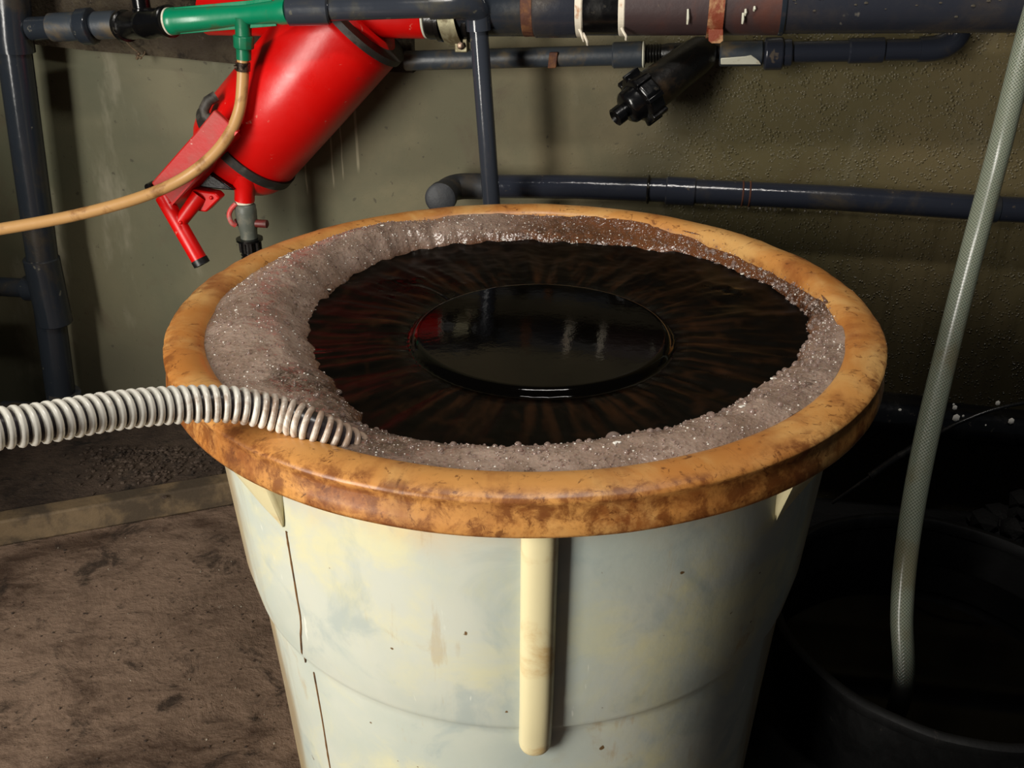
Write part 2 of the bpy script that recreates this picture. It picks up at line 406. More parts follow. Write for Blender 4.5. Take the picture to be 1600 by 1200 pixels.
# low plinth behind a kerb on the left
KA, KB = V((-.718, .715, 0)), V((-1.225, .543, 0)); kd = (KA-KB).normalized(); kn = V((-kd.y, kd.x, 0))
xe = KA + kd*.60
far = KB - kd*2.6
KH = .07
m = MB(); m.prism([far+kn*.05, xe+kn*.05, xe+kn*.5, V((-3.6, WY+.62, 0)), far+kn*1.2], (0, 0, KH-.008))
# keep the plinth in front of the wall face
m2 = MB()
def wall_y(x): return WY + WS*x
tpar = lambda p: (wall_y(p.x) - p.y)
pts = [far+kn*.05]
pi = KA + kn*.05
# intersection of kerb line and wall line
k_ = kd.y/kd.x; xi = (WY - (pi.y - k_*pi.x))/(k_ - WS)
pts += [V((xi, wall_y(xi)-.001, 0)), V((-3.6, wall_y(-3.6)-.001, 0))]
m2.prism([V((p.x, p.y, 0)) for p in pts], (0, 0, KH-.008))
struct(m2.build('floor_plinth', M['soil']), 'low dirt-covered plinth along the wall foot on the left', 'plinth')
m = MB(); kl = (V((xi, wall_y(xi), 0)) - far).length - .12
m.box(far + kd*kl/2 + kn*.025 + V((0, 0, KH/2)), kd*kl/2, kn*.025, (0, 0, KH/2))
struct(m.build('trim_1', M['kerb'], bevel=.006), 'worn yellowish kerb edging the plinth', 'kerb')
# caked ledge high on the wall
m = MB()
lp = [(60,66),(150,76),(260,86),(380,97),(500,104),(650,111)]
ring = []
for i, (x, y) in enumerate(lp):
    b = W(x, y, .0); zt = b.z + .30; jit = .004*math.sin(i*2.3)
    ring.append([b+WN*-.002, b+WN*(.028+jit), V((b.x, b.y, b.z+.028)) + WN*(.034+jit), V((b.x, b.y, zt))+WN*.030, V((b.x, b.y, zt))-WN*.002])
m.grid(ring, closed=True); m.cap([4,3,2,1,0]); n0 = (len(ring)-1)*5; m.cap([n0+i for i in range(5)])
struct(m.build('trim_2', M['ledge']), 'rough dirt-caked ledge along the wall behind the red filter', 'ledge')

# added partition, unseen left of the view, to shade the corner behind the drain pipe
m = MB(); m.box((-1.60, .44, .53), (.06, 0, 0), (0, .70, 0), (0, 0, .53))
struct(m.build('shade_partition', M['wall']), 'added unseen partition shading the corner left of the drain pipe', 'wall')

# ------------------------------------------------------------------ the tub
def az(a, r, z): return V((r*math.sin(a), -r*math.cos(a), z))     # a=0 faces the camera, + to the right
BP = [(.85-.05,.452), (.85-.20,.444), (.85-.34,.436), (.85-.395,.4265), (.85-.400,.4215), (.85-.41,.4185), (.85-.60,.409), (.02,.400), (0,.392)]
def body_r(z):
    q = sorted(BP)
    for (z0, r0), (z1, r1) in zip(q, q[1:]):
        if z0 <= z <= z1: return r0+(r1-r0)*(z-z0)/(z1-z0)
    return q[-1][1]
tub = thing('plastic_tub', 'large milky white plastic tub with orange-stained rim, full of foaming dark brew', 'tub', (0,0,0))
N = 160
m = MB()
rings = [[az(2*PI*j/N, .001, .012) for j in range(N)], [az(2*PI*j/N, .385, .012) for j in range(N)], [az(2*PI*j/N, .437, RIM-.03) for j in range(N)]]
rings += [[az(2*PI*j/N, .449, RIM-.03) for j in range(N)]]
zz = [.80, .74, .70, .65, .58, .51,   .478, .462, .456, .454, .4515, .449, .445, .440, .434, .40, .33, .25, .18, .10, .02, 0]
rings += [[az(2*PI*j/N, body_r(z), z) for j in range(N)] for z in zz]
rings += [[az(2*PI*j/N, .001, 0) for j in range(N)]]
m.grid(rings); m.build('body', M['tub'], tub, sharp=1.2)
# rim: rolled flange with hanging lip
prof = [(.440,-.036),(.4405,-.022),(.443,-.011),(.448,-.004),(.455,.0),(.466,.002),(.478,.001),(.488,-.0015),(.4955,-.0045),(.4988,-.0075),(.4990,-.0105),(.4970,-.0135),(.4968,-.02),(.4995,-.035),(.5015,-.046),(.5005,-.050),(.4965,-.050),(.4940,-.044),(.4915,-.02),(.487,-.0085),(.478,-.006),(.460,-.009),(.4525,-.018),(.4505,-.036)]
m = MB(); rings = []
for k, (r, z) in enumerate(prof + [prof[0]]):
    row = []
    for j in range(240):
        a = 2*PI*j/240
        w = .0012*noise.noise(V((math.sin(a)*7, math.cos(a)*7, 2.2))) + (.0012*noise.noise(V((math.sin(a)*60, math.cos(a)*60, 5))) if 8 <= k <= 10 else 0)
        row.append(az(a, r+w*.7, RIM+z+w))
    rings.append(row)
m.grid(rings); m.build('rim', M['rim'], tub, sharp=1.4)['label'] = 'orange-brown stained rolled rim'
# moulded front rib
def rib_mesh(a0, z0, z1, wd, dp):
    m = MB(); rings = []
    zs = [z0+(z1+wd-z0)*k/12 for k in range(13)] + [z1+wd-wd*math.sin(k/9*PI/2) for k in range(1, 10)]
    for i, z in enumerate(zs):
        s = 1 if i <= 12 else max(.02, math.cos((i-12)/9*PI/2))
        r = body_r(z); row = []
        for j in range(17):
            b = -1 + 2*j/16
            x = wd*math.copysign(abs(math.sin(b*PI/2))**.9, b)*s; d = -.006 + (dp+.006)*math.cos(b*PI/2)**.55*(.4+.6*s)
            row.append(az(a0 + x/r, r+d, z))
        rings.append(row)
    m.grid(rings, closed=False); return m
rib_mesh(.028, .802, .85-.412-.031, .0205, .020).build('rib', M['rib'], tub)['label'] = 'cream moulded vertical rib'
# where a line of sight meets the tub wall
def body_hit(px, py):
    d = ray(px, py); t = .5
    while t < 2.2:
        p = CAM + d*t
        if p.z < .82 and math.hypot(p.x, p.y) < body_r(max(0, min(.80, p.z))): return p
        t += .0008
    return None
# gussets under the rim at both sides
def gusset(apex, k1, k2):
    A = body_hit(*apex); a0 = math.atan2(A.x, -A.y); sg = 1 if a0 > 0 else -1
    a1, a2 = a0 + sg*R(k1), a0 + sg*R(k2)
    pts = [A*1.0 + az(a0, .002, 0), az(a0, .476, .803), az(a1, .4915, .803), az(a2, .4925, .803), az(a2, .445, .803), az(a2, .445, .76), az(a0-sg*R(1.5), .444, .803), az(a1, body_r(A.z), A.z+.01)]
    bm = bmesh.new(); vs = [bm.verts.new(p) for p in pts]; bmesh.ops.convex_hull(bm, input=vs)
    bm.verts.ensure_lookup_table(); bm.verts.index_update(); m = MB(); m.v = [tuple(v.co) for v in bm.verts]
    for f in bm.faces: m.cap([v.index for v in f.verts])
    bm.free(); m.build('gusset', M['rib'], tub, bevel=.005, seg=3)['label'] = 'cream moulded gusset under the rim'
gusset((449, 829), 6, 22); gusset((1206, 818), 6, 22)
# stained mould seam on the left
m = MB()
def seam(pp):
    q = smooth([body_hit(*p) for p in pp], 6)
    q = [az(math.atan2(p.x, -p.y), body_r(p.z)+.0003, p.z) for p in q]
    m.sweep(q, [.0012+.0008*abs(noise.noise(V((i*.7, p.z*9, 0)))) for i, p in enumerate(q)], 8)
seam([(448,830),(449,838),(456,880),(464,930),(471,980),(478,1034)]); seam([(491,1050),(498,1090),(505,1130),(513,1180),(519,1215),(524,1250)])
m.build('seam', M['seam'], tub)['label'] = 'brown grime-filled mould seam'

# ------------------------------------------------------------------ brew and foam
ZL = RIM-.043
edge_px = [(505,470),(530,447),(560,425),(640,392),(720,380),(800,374),(900,379),(1000,387),(1080,397),(1150,417),(1210,443),(1250,480),(1262,520),(1245,555),(1200,592),(1150,627),(1080,662),(1000,687),(920,696),(800,701),(700,694),(640,686),(590,665),(555,630),(520,590),(495,545),(485,508)]
edge = []
for x, y in edge_px:
    p = G(x, y, ZL+.008); edge.append((math.atan2(p.x, -p.y) % (2*PI), math.hypot(p.x, p.y)))
edge.sort()
def edge_r(a):
    a %= 2*PI; e = [(edge[-1][0]-2*PI, edge[-1][1])] + edge + [(edge[0][0]+2*PI, edge[0][1])]
    for (a0, r0), (a1, r1) in zip(e, e[1:]):
        if a0 <= a <= a1:
            t = (a-a0)/(a1-a0); t = t*t*(3-2*t); return r0+(r1-r0)*t
D0 = G(846, 514, ZL+.012); DR = (G(1052, 514, ZL+.012)-G(640, 514, ZL+.012)).length/2
def fbm(x, y, z, o=4):
    return noise.fractal(V((x, y, z)), .9, 2.1, o)
m = MB(); rings = []; froth = []; chops = []
NA, NR = 420, 170
for i in range(NR+1):
    rr = .436*(i/NR); row = []
    for j in range(NA):
        a = 2*PI*j/NA; p = az(a, max(rr, .0002), 0)
        q = V((p.x-D0.x, p.y-D0.y, 0)); d = q.length; th = math.atan2(q.y, q.x)
        h = 0; fr = 0
        if d < DR:
            h = .014 - .003*(d/DR)**2
            if d > DR*.93: h -= .010*((d-DR*.93)/(DR*.07))**2
        else:
            t = min(1, (d-DR)/.03)
            k = .0045*t
            radial = fbm(math.cos(th)*9, math.sin(th)*9, d*5, 3)
            chop = fbm(p.x*18, p.y*18, 3.1, 3)
            h = .0005 + .004*t + k*(.8*radial + .4*chop)
            fr = max(0, min(1, (fbm(math.cos(th)*16, math.sin(th)*16, d*7+5, 5)*.75 + .02)))*max(0, 1-(d-DR)/.16)*.9*t
            fr += max(0, fbm(p.x*30, p.y*30, 9, 4)-.25)*.35*t
        p.z = ZL + h; row.append(p); froth.append(fr); chops.append(min(1, max(0, (d-DR)/.025)))
    rings.append(row)
m.grid(rings)
liq = m.build('brew', M['liquid'], attr={'froth': froth, 'chop': chops}, sharp=3)
tag(liq, 'churning near-black brew inside the white tub with smooth round upwelling at centre', 'liquid', kind='stuff')
# foam ring
def amp(a):                                        # foam height round the tub: high at left, thin film at the back
    a = (a + PI) % (2*PI) - PI; d = math.degrees(a)
    def b(c, w): return math.exp(-((((d-c+180) % 360)-180)/w)**2)
    return .016 + .046*b(-95, 42) + .026*b(-140, 30) + .022*b(45, 40) + .016*b(0, 40)
def thick(a):
    d = math.degrees((a + PI) % (2*PI) - PI)
    def b(c, w): return math.exp(-((((d-c+180) % 360)-180)/w)**2)
    return min(1, .04 + 1.0*b(-95, 55) + .85*b(-140, 32) + .9*b(45, 38) + .6*b(0, 35))
dirt_at = [(G(500,590,ZL+.03), .045), (G(540,650,ZL+.02), .05), (G(600,700,ZL+.02), .05), (G(455,585,ZL+.04), .03), (G(870,388,ZL), .10), (G(1190,470,ZL), .09), (G(1250,500,ZL), .05)]
m = MB(); rings = []; tk = []; dt = []; NA, NS = 900, 46; surf = []
def foam_pt(a, s):
    ri = min(.426, edge_r(a)) + (.007-.005*s)*fbm(math.sin(a)*9, math.cos(a)*9, 1, 5) + .0015*fbm(math.sin(a)*40, math.cos(a)*40, 4, 3)*(1-s); ro = .4462
    r = ri + (ro-ri)*s; A = amp(a); p = az(a, r, 0)
    up = min(A, .052)
    prof = (1-(1-min(1, s*1.5))**2.4)
    h = -.012*(s < .02) + prof*up
    target = .035                                    # meets the rim just below its lip
    if s > .55: h = h + (target-h)*((s-.55)/.45)**1.6
    k = min(1, s*6)*(1-.6*s)
    h += k*(.006*fbm(p.x*14, p.y*14, 0, 3) + .0020*fbm(p.x*42, p.y*42, 2, 1) + .0005*fbm(p.x*95, p.y*95, 5, 1))
    p.z = ZL + .001 + h; return p
for i in range(NS+1):
    s = i/NS; row = []
    for j in range(NA):
        a = 2*PI*j/NA; row.append(foam_pt(a, s)); q = row[-1]; dt.append(min(1, sum(math.exp(-(((q.x-c.x)**2+(q.y-c.y)**2)/w**2)) for c, w in dirt_at))); tk.append(min(1, thick(a)*min(1, .25+s*2.2)))
    rings.append(row)
m.grid(rings)
foam = m.build('foam', M['foam'], attr={'thick': tk, 'dirt': dt}, sharp=3)
tag(foam, 'pinkish brown foam ring floating round the inside of the white tub', 'foam', kind='stuff')
m = MB()
for _ in range(4200):
    a = random.uniform(0, 2*PI); dens = thick(a)
    if random.random() > .45+.55*dens: continue
    s = random.random()**.8; p = foam_pt(a, min(.97, s)); r = random.choice((.0007, .0008, .0009, .0010, .0012, .0015, .0020))
    m.ball((p.x, p.y, p.z+r*.1), r, 1)
for _ in range(260):                                   # big clear bubbles on the right and along the inner edge
    a = random.choice((random.gauss(R(105), R(22)), random.gauss(R(35), R(40)), random.uniform(0, 2*PI)))
    s = random.random()**1.3*.8; p = foam_pt(a, max(.03, s)); r = random.uniform(.0022, .0045)
    m.ball((p.x, p.y, p.z), r, 2)
a = math.atan2(G(950,700,ZL).x, -G(950,700,ZL).y); p = foam_pt(a, .12); m.ball((p.x, p.y, p.z+.002), .010, 3)
bb = m.build('bubbles', M['bubble'], foam, sharp=3); bb['kind'] = 'stuff'; bb['label'] = 'clear glinting bubbles'
m = MB()
for px, py in [(485,383),(457,418),(630,351),(601,371),(1140,396),(1130,412),(1153,648),(1210,592),(960,702),(738,377),(790,361),(1187,577),(520,435)]:
    p = G(px, py, RIM-.012); a = math.atan2(p.x, -p.y); rr = math.hypot(p.x, p.y); ri = edge_r(a)
    q = foam_pt(a, min(.95, max(.05, (rr-ri)/(.4395-ri))))
    for k in range(3): m.ball((q.x+random.gauss(0, .0016), q.y+random.gauss(0, .0012), q.z+.0008), random.uniform(.0015, .0026), 1, (1.3, 1, .6))
for _ in range(900):                                    # white specks painted in as glints on the bubbles
    a = random.uniform(0, 2*PI); s = random.random()**.9; p = foam_pt(a, min(.93, max(.03, s))); r = random.choice((.0005, .0006, .0007, .0009, .0012))
    m.ball((p.x, p.y, p.z+r*.3), r, 1, (1.2, .9, .8))
for _ in range(170):                                    # a beaded line along the back edge of the brew
    a = random.gauss(PI, .55); p = foam_pt(a, random.uniform(.03, .25)); m.ball((p.x, p.y, p.z+.0005), random.uniform(.0006, .0014), 1)
fl = m.build('flecks', M['fleck'], foam); fl['kind'] = 'stuff'; fl['label'] = 'white flecks, most standing in for bubble glints'

# ------------------------------------------------------------------ corrugated hose over the rim
HR = .0195
hp = []
for px, py, t in [(-620,900,.70),(-300,760,.78),(-60,681,.86),(60,662,.905),(170,643,.955),(270,633,1.00),(360,632,1.03)]:
    hp.append(P(px, py, t))
for px, py, z in [(440,648,RIM+.020),(500,672,RIM+.004),(556,702,RIM-.026),(600,735,RIM-.075)]: hp.append(G(px, py, z))
path = smooth(hp, 24)
hose = thing('corrugated_hose', 'white spiral-ribbed hose laid over the left rim of the tub into the foam', 'hose', tuple(hp[5]))
MB().sweep(path, HR*.84, 28).build('hose_wall', M['hose_wall'], hose)['label'] = 'dark grooves between the ribs'
T_, N_, B_ = frames(path); cum = [0]
for i in range(1, len(path)): cum.append(cum[-1]+(path[i]-path[i-1]).length)
def at_len(s):
    for i in range(len(path)-1):
        if cum[i+1] >= s:
            t = (s-cum[i])/(cum[i+1]-cum[i]); return path[i].lerp(path[i+1], t), N_[i].lerp(N_[i+1], t).normalized(), B_[i].lerp(B_[i+1], t).normalized()
    return path[-1], N_[-1], B_[-1]
pitch = .0103; turns = cum[-1]/pitch; hx = []
for i in range(int(turns*26)):
    s = i/26*pitch; p, n_, b_ = at_len(s); a = 2*PI*i/26
    hx.append(p + (n_*math.cos(a)+b_*math.sin(a))*(HR-.0026))
MB().sweep(hx, .0038, 10).build('spiral_rib', M['rib_hose'], hose, sharp=3)['label'] = 'white raised spiral rib with rusty grime'

# ------------------------------------------------------------------ pipework: helper for a straight run with sockets
def seg(name, mat, parent, a, b, r, lip=.004, n=32, hollow=False):
    a, b = V(a), V(b); L = (b-a).length; e = min(.003, r*.15)
    m = MB(); m.turn(a, b-a, [(0, r-e), (e, r), (L-e, r), (L, r-e)], n)
    return m.build(name, mat, parent)
def collar(name, mat, parent, c, axis, w, r, n=32, e=.0025):
    c = V(c); ax = V(axis).normalized(); m = MB()
    m.turn(c-ax*w/2, ax, [(0, r-e), (e, r), (w-e, r), (w, r-e)], n); return m.build(name, mat, parent)

# left vertical pipe
O = .12
tA, tB = W(20, 64, O), W(102, 668, O)
dn = (tB-tA).normalized()
rv = mm(25, W(40, 200, O))
vp = thing('drain_pipe', 'dark grey vertical pipe with tee and foot elbow at the left edge', 'pipe', (tB.x, tB.y, KH))
seg('pipe', M['pvc_dark'], vp, tA, tB, rv)
topa = W(6, -60, O)
m = MB(); el = [topa, W(12, 0, O), tA-dn*.0, tA+dn*.03]
m.sweep([W(10, -70, O), W(14, -10, O), W(19, 56, O), W(22.5, 80, O)], [rv*1.0, rv*1.15, rv*1.18, rv*1.18], 32).build('top_socket', M['pvc_dark'], vp)
tee0, tee1 = W(64, 402, O), W(86, 505, O)
seg('tee', M['pvc_dark'], vp, tee0, tee1, rv*1.16)
bc = W(70, 452, O); bl = W(-260, 432, O)
m = MB(); m.turn(bc, bl-bc, [(0, rv*.8), (.05, rv*.86), (.052, rv*.66), ((bl-bc).length, rv*.66)], 28); m.build('branch', M['pvc_dark'], vp)
fe = W(108, 700, O); fe = V((fe.x, fe.y, KH + rv*1.1))
m = MB(); pa = [tee1+(tB-tA).normalized()*.20, tB.lerp(fe, .2)] + arc(tB.lerp(fe, .3), fe, fe+V((-.16, .01, 0)), 8)
m.sweep(pa, [rv*1.12]*len(pa), 28).build('foot_elbow', M['pvc_dusty'], vp)

# left horizontal run with union
lo = .12
lh0, lh1 = W(46, 45, lo), W(192, 37, lo); la = (lh1-lh0).normalized(); r0 = mm(19, lh0)
lp_ = thing('union_pipe', 'dark grey pipe with ribbed union nut left of the black tee', 'pipe', tuple(lh0))
seg('pipe', M['pvc_dark'], lp_, lh0, lh1+la*.02, r0*.92)
seg('sleeve', M['pvc_dusty'], lp_, W(80,43,lo), W(124,41,lo), r0*1.12)
m = MB(); c = W(138, 41, lo)
nut = []
for d, r in [(0, r0*1.1), (.004, r0*1.42), (.030, r0*1.46), (.034, r0*1.2)]: nut.append((d, r))
m.turn(c-la*.02, la, nut, 12); m.build('union_nut', M['pvc_dark'], lp_, bevel=.002)
seg('collar', M['pvc_dusty'], lp_, W(150,40,lo), W(185,38,lo), r0*1.08)
# black tee valve
bt = thing('valve_fitting', 'black plastic tee with upright stem left of the green fitting', 'fitting', tuple(W(228, 38, .2)))
b0, b1 = W(192, 41, .16), W(268, 33, .24); ba = (b1-b0).normalized(); L = (b1-b0).length; rb = mm(21, b0)
m = MB(); m.turn(b0, ba, [(0, rb*.9), (.003, rb*1.14), (.014, rb*1.14), (.016, rb), (L*.42, rb), (L*.44, rb*1.08), (L*.56, rb*1.08), (L*.58, rb), (L-.02, rb), (L-.018, rb*1.12), (L-.006, rb*1.12), (L-.003, rb*.95)], 36); m.build('body', M['black'], bt)
bc = b0.lerp(b1, .46)
m = MB(); m.turn(bc, (0, 0, 1), [(0, rb*.7), (.03, rb*.7), (.032, rb*.62), (.14, rb*.62)], 28); m.build('stem', M['black'], bt)
# a dangling dry wisp under it
m = MB(); m.sweep(smooth([W(196,64,.05), W(206,74,.05), W(216,82,.05)], 4), .0016, 6)
for k in range(5): m.ball(tuple(W(218+random.uniform(-5,5), 88+random.uniform(-6,5), .05)), .004, 1)
m.sweep(smooth([W(219,92,.05), W(226,84,.05), W(226,80,.05)], 3), .0012, 6)
tag(m.build('dry_twig', M['twig']), 'brown dry wisp dangling below the black tee', 'twig')

# green injector tee
g0, g1 = W(266, 33.5, .245), W(452, 17, .285); ga = (g1-g0).normalized(); L = (g1-g0).length; rg = mm(19.5, g0)
gt = thing('injector_fitting', 'bright green plastic injector tee with white-edged end above the tan hose', 'fitting', tuple(g0.lerp(g1, .6)))
m = MB(); m.turn(g0, ga, [(.002, rg*.9), (.003, rg*1.04), (.016, rg*1.04), (.019, rg*.93), (L*.42, rg*.84), (L*.6, rg*.74), (L*.66, rg*.74), (L*.9, rg*.86), (L*.93, rg*.97), (L, rg*.97)], 40)
gt_up = (V((0,0,1)) - ga*ga.z).normalized(); gt_f = ga.cross(gt_up)
m.build('body', M['green'], gt)
for q in (-1, 1):                                     # moulded stiffening fins along the barrel
    m = MB(); m.box(g0.lerp(g1, .46) + gt_up*(rg*.84*q), ga*L*.42, gt_f*.0022, gt_up*.004); m.build('fin', M['green'], gt, bevel=.001)
m = MB(); m.turn(g0-ga*.003, ga, [(0, rg*.85), (.001, rg*1.06), (.005, rg*1.06), (.006, rg*.9)], 40); m.build('seal', M['ring_white'], gt)
bt0 = W(380, 27, .27); bt1 = W(381, 93, .27); bd = (bt1-bt0).normalized(); L = (bt1-bt0).length; r1 = mm(12.5, bt0)
m = MB(); m.turn(bt0, bd, [(0, r1*1.25), (L*.18, r1*1.05), (L*.44, r1), (L, r1*.92)], 28); m.build('outlet', M['green_dark'], gt)
m = MB(); m.turn(W(380.5, 55, .27), bd, [(0, r1*1.15), (.002, r1*1.32), (.024, r1*1.28), (.026, r1*1.0)], 10); m.build('union_nut', M['green_dark'], gt, bevel=.0012)

# tan hose with its clamp
th = [(380,92,.27),(379,130,.272),(374,172,.28),(357,212,.30),(325,250,.325),(275,285,.35),(205,313,.39),(110,338,.44),(0,358,.50),(-90,371,.55),(-420,395,.72)]
pts = [W(*q) for q in th]
tan = thing('rubber_hose', 'tan rubber hose curving from the green fitting to the left edge', 'hose', tuple(pts[4]))
MB().sweep(smooth(pts, 12), mm(9.3, pts[1]), 24).build('tube', M['hose_tan'], tan)
c = W(379.5, 104, .27); m = MB(); rc = mm(11.5, c)
m.turn(c-bd*.009, bd, [(0, rc*.86), (.001, rc), (.017, rc), (.018, rc*.86)], 28)
hc = m.build('hose_clamp', M['steel_dark'], tan)
m = MB(); m.turn(c + V((-.014, -.012, 0)), (1, .2, .1), [(0, .0045), (.006, .0045), (.007, .003), (.026, .003)], 12); m.build('screw', M['steel_dark'], hc)

# grey pipe to elbow and central vertical pipe
p0 = g1 - ga*.004
e0 = W(733, 8, .24); ex = (e0-p0).normalized()
gp = thing('supply_pipe', 'grey pipe running from the green fitting to an elbow and down behind the tub', 'pipe', tuple(W(766, 300, .2)))
seg('socket', M['pvc'], gp, p0, p0+ex*.082, rg*1.10)
rp = mm(14.2, W(755, 180, .2))
seg('pipe', M['pvc'], gp, p0+ex*.07, e0-ex*.055, rp*1.12)
vt, vb = W(748, 46, .2), W(768, 318, .2); dv = (vb-vt).normalized(); vb = vb + dv*.15
ve = vt - dv*.06
m = MB(); pa = [e0-ex*.075] + arc(e0-ex*.04, W(744, 5, .215), vt-dv*.028, 10) + [vt+dv*.002]
m.sweep(pa, rp*1.30, 32).build('elbow', M['pvc'], gp)
seg('downpipe', M['pvc'], gp, vt-dv*.01, vb, rp)

# ------------------------------------------------------------------ red filter
fx0, fx1 = W(557, 30, .125), W(390, 222, .14); fa = (fx1-fx0).normalized(); FL = (fx1-fx0).length; fr = mm(84, fx1)
rf = thing('disc_filter', 'red painted barrel filter slung at a slant from the pipes', 'filter', tuple(fx1))
m = MB(); m.turn(fx0, fa, [(-.02, fr*.72), (.0, fr*.9), (.012, fr*.97), (.02, fr*.985), (FL*.5, fr), (FL-.004, fr), (FL, fr*.97)], 72); m.build('barrel', M['red'], rf)
m = MB(); m.turn(fx0, fa, [(-.012, fr*.8), (-.008, fr*1.03), (.006, fr*1.03), (.008, fr*.9)], 64); m.build('gasket', M['rubber'], rf)
m = MB(); m.turn(fx1-fa*.003, fa, [(0, fr*.9), (.001, fr*1.035), (.020, fr*1.04), (.022, fr*.9)], 72); m.build('clamp_band', M['rubber'], rf)['label'] = 'black clamp band'
dm = [(.018, fr*.985)]
for i in range(1, 11):
    t = i/10*PI/2; dm.append((.02+.082*math.sin(t), fr*.985*math.cos(t)))
m = MB(); m.turn(fx1, fa, dm, 64); m.build('lid', M['red'], rf)
# header pipe running level through the top
h0, h1 = W(322, 20, .12), W(667, 24, .145); ha = (h1-h0).normalized(); hr = mm(33, h0)
m = MB(); L = (h1-h0).length; m.turn(h0, ha, [(0, hr*.96), (.004, hr), (L-.006, hr), (L-.003, hr*.96)], 48); m.build('header', M['red'], rf)
m = MB(); m.turn(h1-ha*.003, ha, [(0, hr*.9), (.001, hr*.985), (.005, hr*.985), (.006, hr*.9)], 48); m.build('seal', M['ring_white'], rf)
# drain neck, valve and barbed tail
d0 = W(383, 268, .215); d1 = W(382, 313, .215); ddn = V((0, 0, -1)); rn = mm(15.5, d1)
m = MB(); m.turn(d0, d1-d0, [(0, rn*1.6), ((d1-d0).length*.45, rn*1.25), ((d1-d0).length*.7, rn), ((d1-d0).length, rn)], 32); m.build('drain_neck', M['red'], rf)
m = MB(); m.turn(W(382,312,.215), ddn, [(0, rn*.8), (.001, rn*.92), (.007, rn*.92), (.008, rn*.8)], 32); m.build('tape', M['tape'], rf)
v0 = W(382.5, 318, .215)
vlv = thing('drain_valve', 'small grey valve with black barbed tail under the red filter', 'valve', tuple(W(380, 400, .215)))
m = MB(); m.turn(v0, ddn, [(0, rn*.85), (.004, rn*1.04), (.018, rn*1.08), (.050, rn*1.0), (.062, rn*.88), (.082, rn*.86)], 32); m.build('body', M['grey_valve'], vlv)
m = MB(); m.turn(v0+V((0, 0, -.044)), WN.cross(V((0,0,1)))*-1, [(-.028, .008), (.026, .009), (.046, .009), (.048, .006)], 20); m.build('spindle', M['dark_red'], vlv)
lv = [W(*q) for q in [(369,318,.23),(361,327,.235),(358,337,.24),(362,348,.24),(368,352,.235)]]
MB().sweep(smooth(lv, 5), .0055, 10).build('lever', M['pink_red'], vlv)
m = MB(); tl = V(v0 + V((0, 0, -.078)))
pf = [(0, rn*.8), (.001, rn*1.35), (.006, rn*1.35), (.008, rn*1.0)]
m.turn(tl, ddn, pf, 32); m.build('flange', M['black'], vlv)
m = MB(); pf = [(0, rn*1.0), (.025, rn*1.02)]
for k in range(5): pf += [(.027+k*.008, rn*.92), (.031+k*.008, rn*1.06)]
pf += [(.10, rn*.9)]
m.turn(tl+V((0,0,-.007)), ddn, pf, 28); tail = m.build('barbed_tail', M['black'], vlv)
for k in range(10):
    a = 2*PI*k/10; m = MB(); m.box(tl+V((math.cos(a)*rn*1.06, math.sin(a)*rn*1.06, -.018)), (.0022,0,0), (0,.0022,0), (0,0,.012)); m.build('grip_rib', M['black'], tail)
# lid lever: swing plate, handle, link
pl = [W(334,172,.30), W(308,204,.30), W(236,286,.30), W(266,324,.30), W(330,262,.30), W(372,206,.30)]
m = MB(); m.prism(pl, -WN*.014); lev = m.build('swing_plate', M['red_dusty'], rf, bevel=.003)
lev['label'] = 'dusty faded red lever plate'
pl2 = [W(372,206,.30), W(330,262,.30), W(266,324,.30), W(262,318,.30)]
m = MB(); m.prism([W(372,206,.302), W(266,324,.302), W(280,330,.25), W(378,214,.25)], (WN.cross(V((0,0,1))))*.006); m.build('plate_flange', M['red'], rf)
hA, hB = W(254, 306, .29), W(311, 405, .31); hd = (hB-hA).normalized(); hr2 = mm(12.5, hB)
m = MB(); m.turn(hA, hB-hA, [(0, hr2*.9), (.003, hr2), ((hB-hA).length, hr2)], 28); hn = m.build('handle', M['red'], rf)
m = MB(); m.turn(hB-hd*.001, hd, [(0, hr2*.9), (.001, hr2*1.06), (.014, hr2*1.06), (.015, hr2*.8), (.008, hr2*.72), (.006, .0005)], 28); m.build('end_cap', M['cap_black'], hn)
m = MB(); m.turn(W(281,348,.30), W(312,306,.27)-W(281,348,.30), [(0, hr2*.8), ((W(312,306,.27)-W(281,348,.30)).length, hr2*1.0)], 24); m.build('link', M['red'], rf)
m = MB(); m.prism([W(300,296,.275), W(336,302,.275), W(344,310,.275), W(322,332,.275), W(304,330,.275), W(288,322,.275)], -WN*.03); m.build('lug', M['red'], rf, bevel=.004)
m = MB(); m.prism([W(322,268,.25), W(344,282,.25), W(366,298,.25), W(340,296,.25), W(300,292,.25)], -WN*.03); m.build('pad', M['black'], rf, bevel=.003)
bk = W(327, 170, .2); m = MB(); m.sweep([W(338,150,.235), W(325,158,.245), W(319,170,.25), W(320,180,.25), W(328,186,.25)], .011, 10).build('latch', M['rubber'], rf)
for q in [(264,317,.301), (330,309,.276), (282,348,.322)]:
    m = MB(); m.ball(tuple(W(*q)), .0045, 2); m.build('rivet', M['red'], rf)
m = MB(); m.turn(W(240,288,.28), WN, [(0,.008),(.024,.008)], 16); m.build('hinge_pin', M['black'], rf)

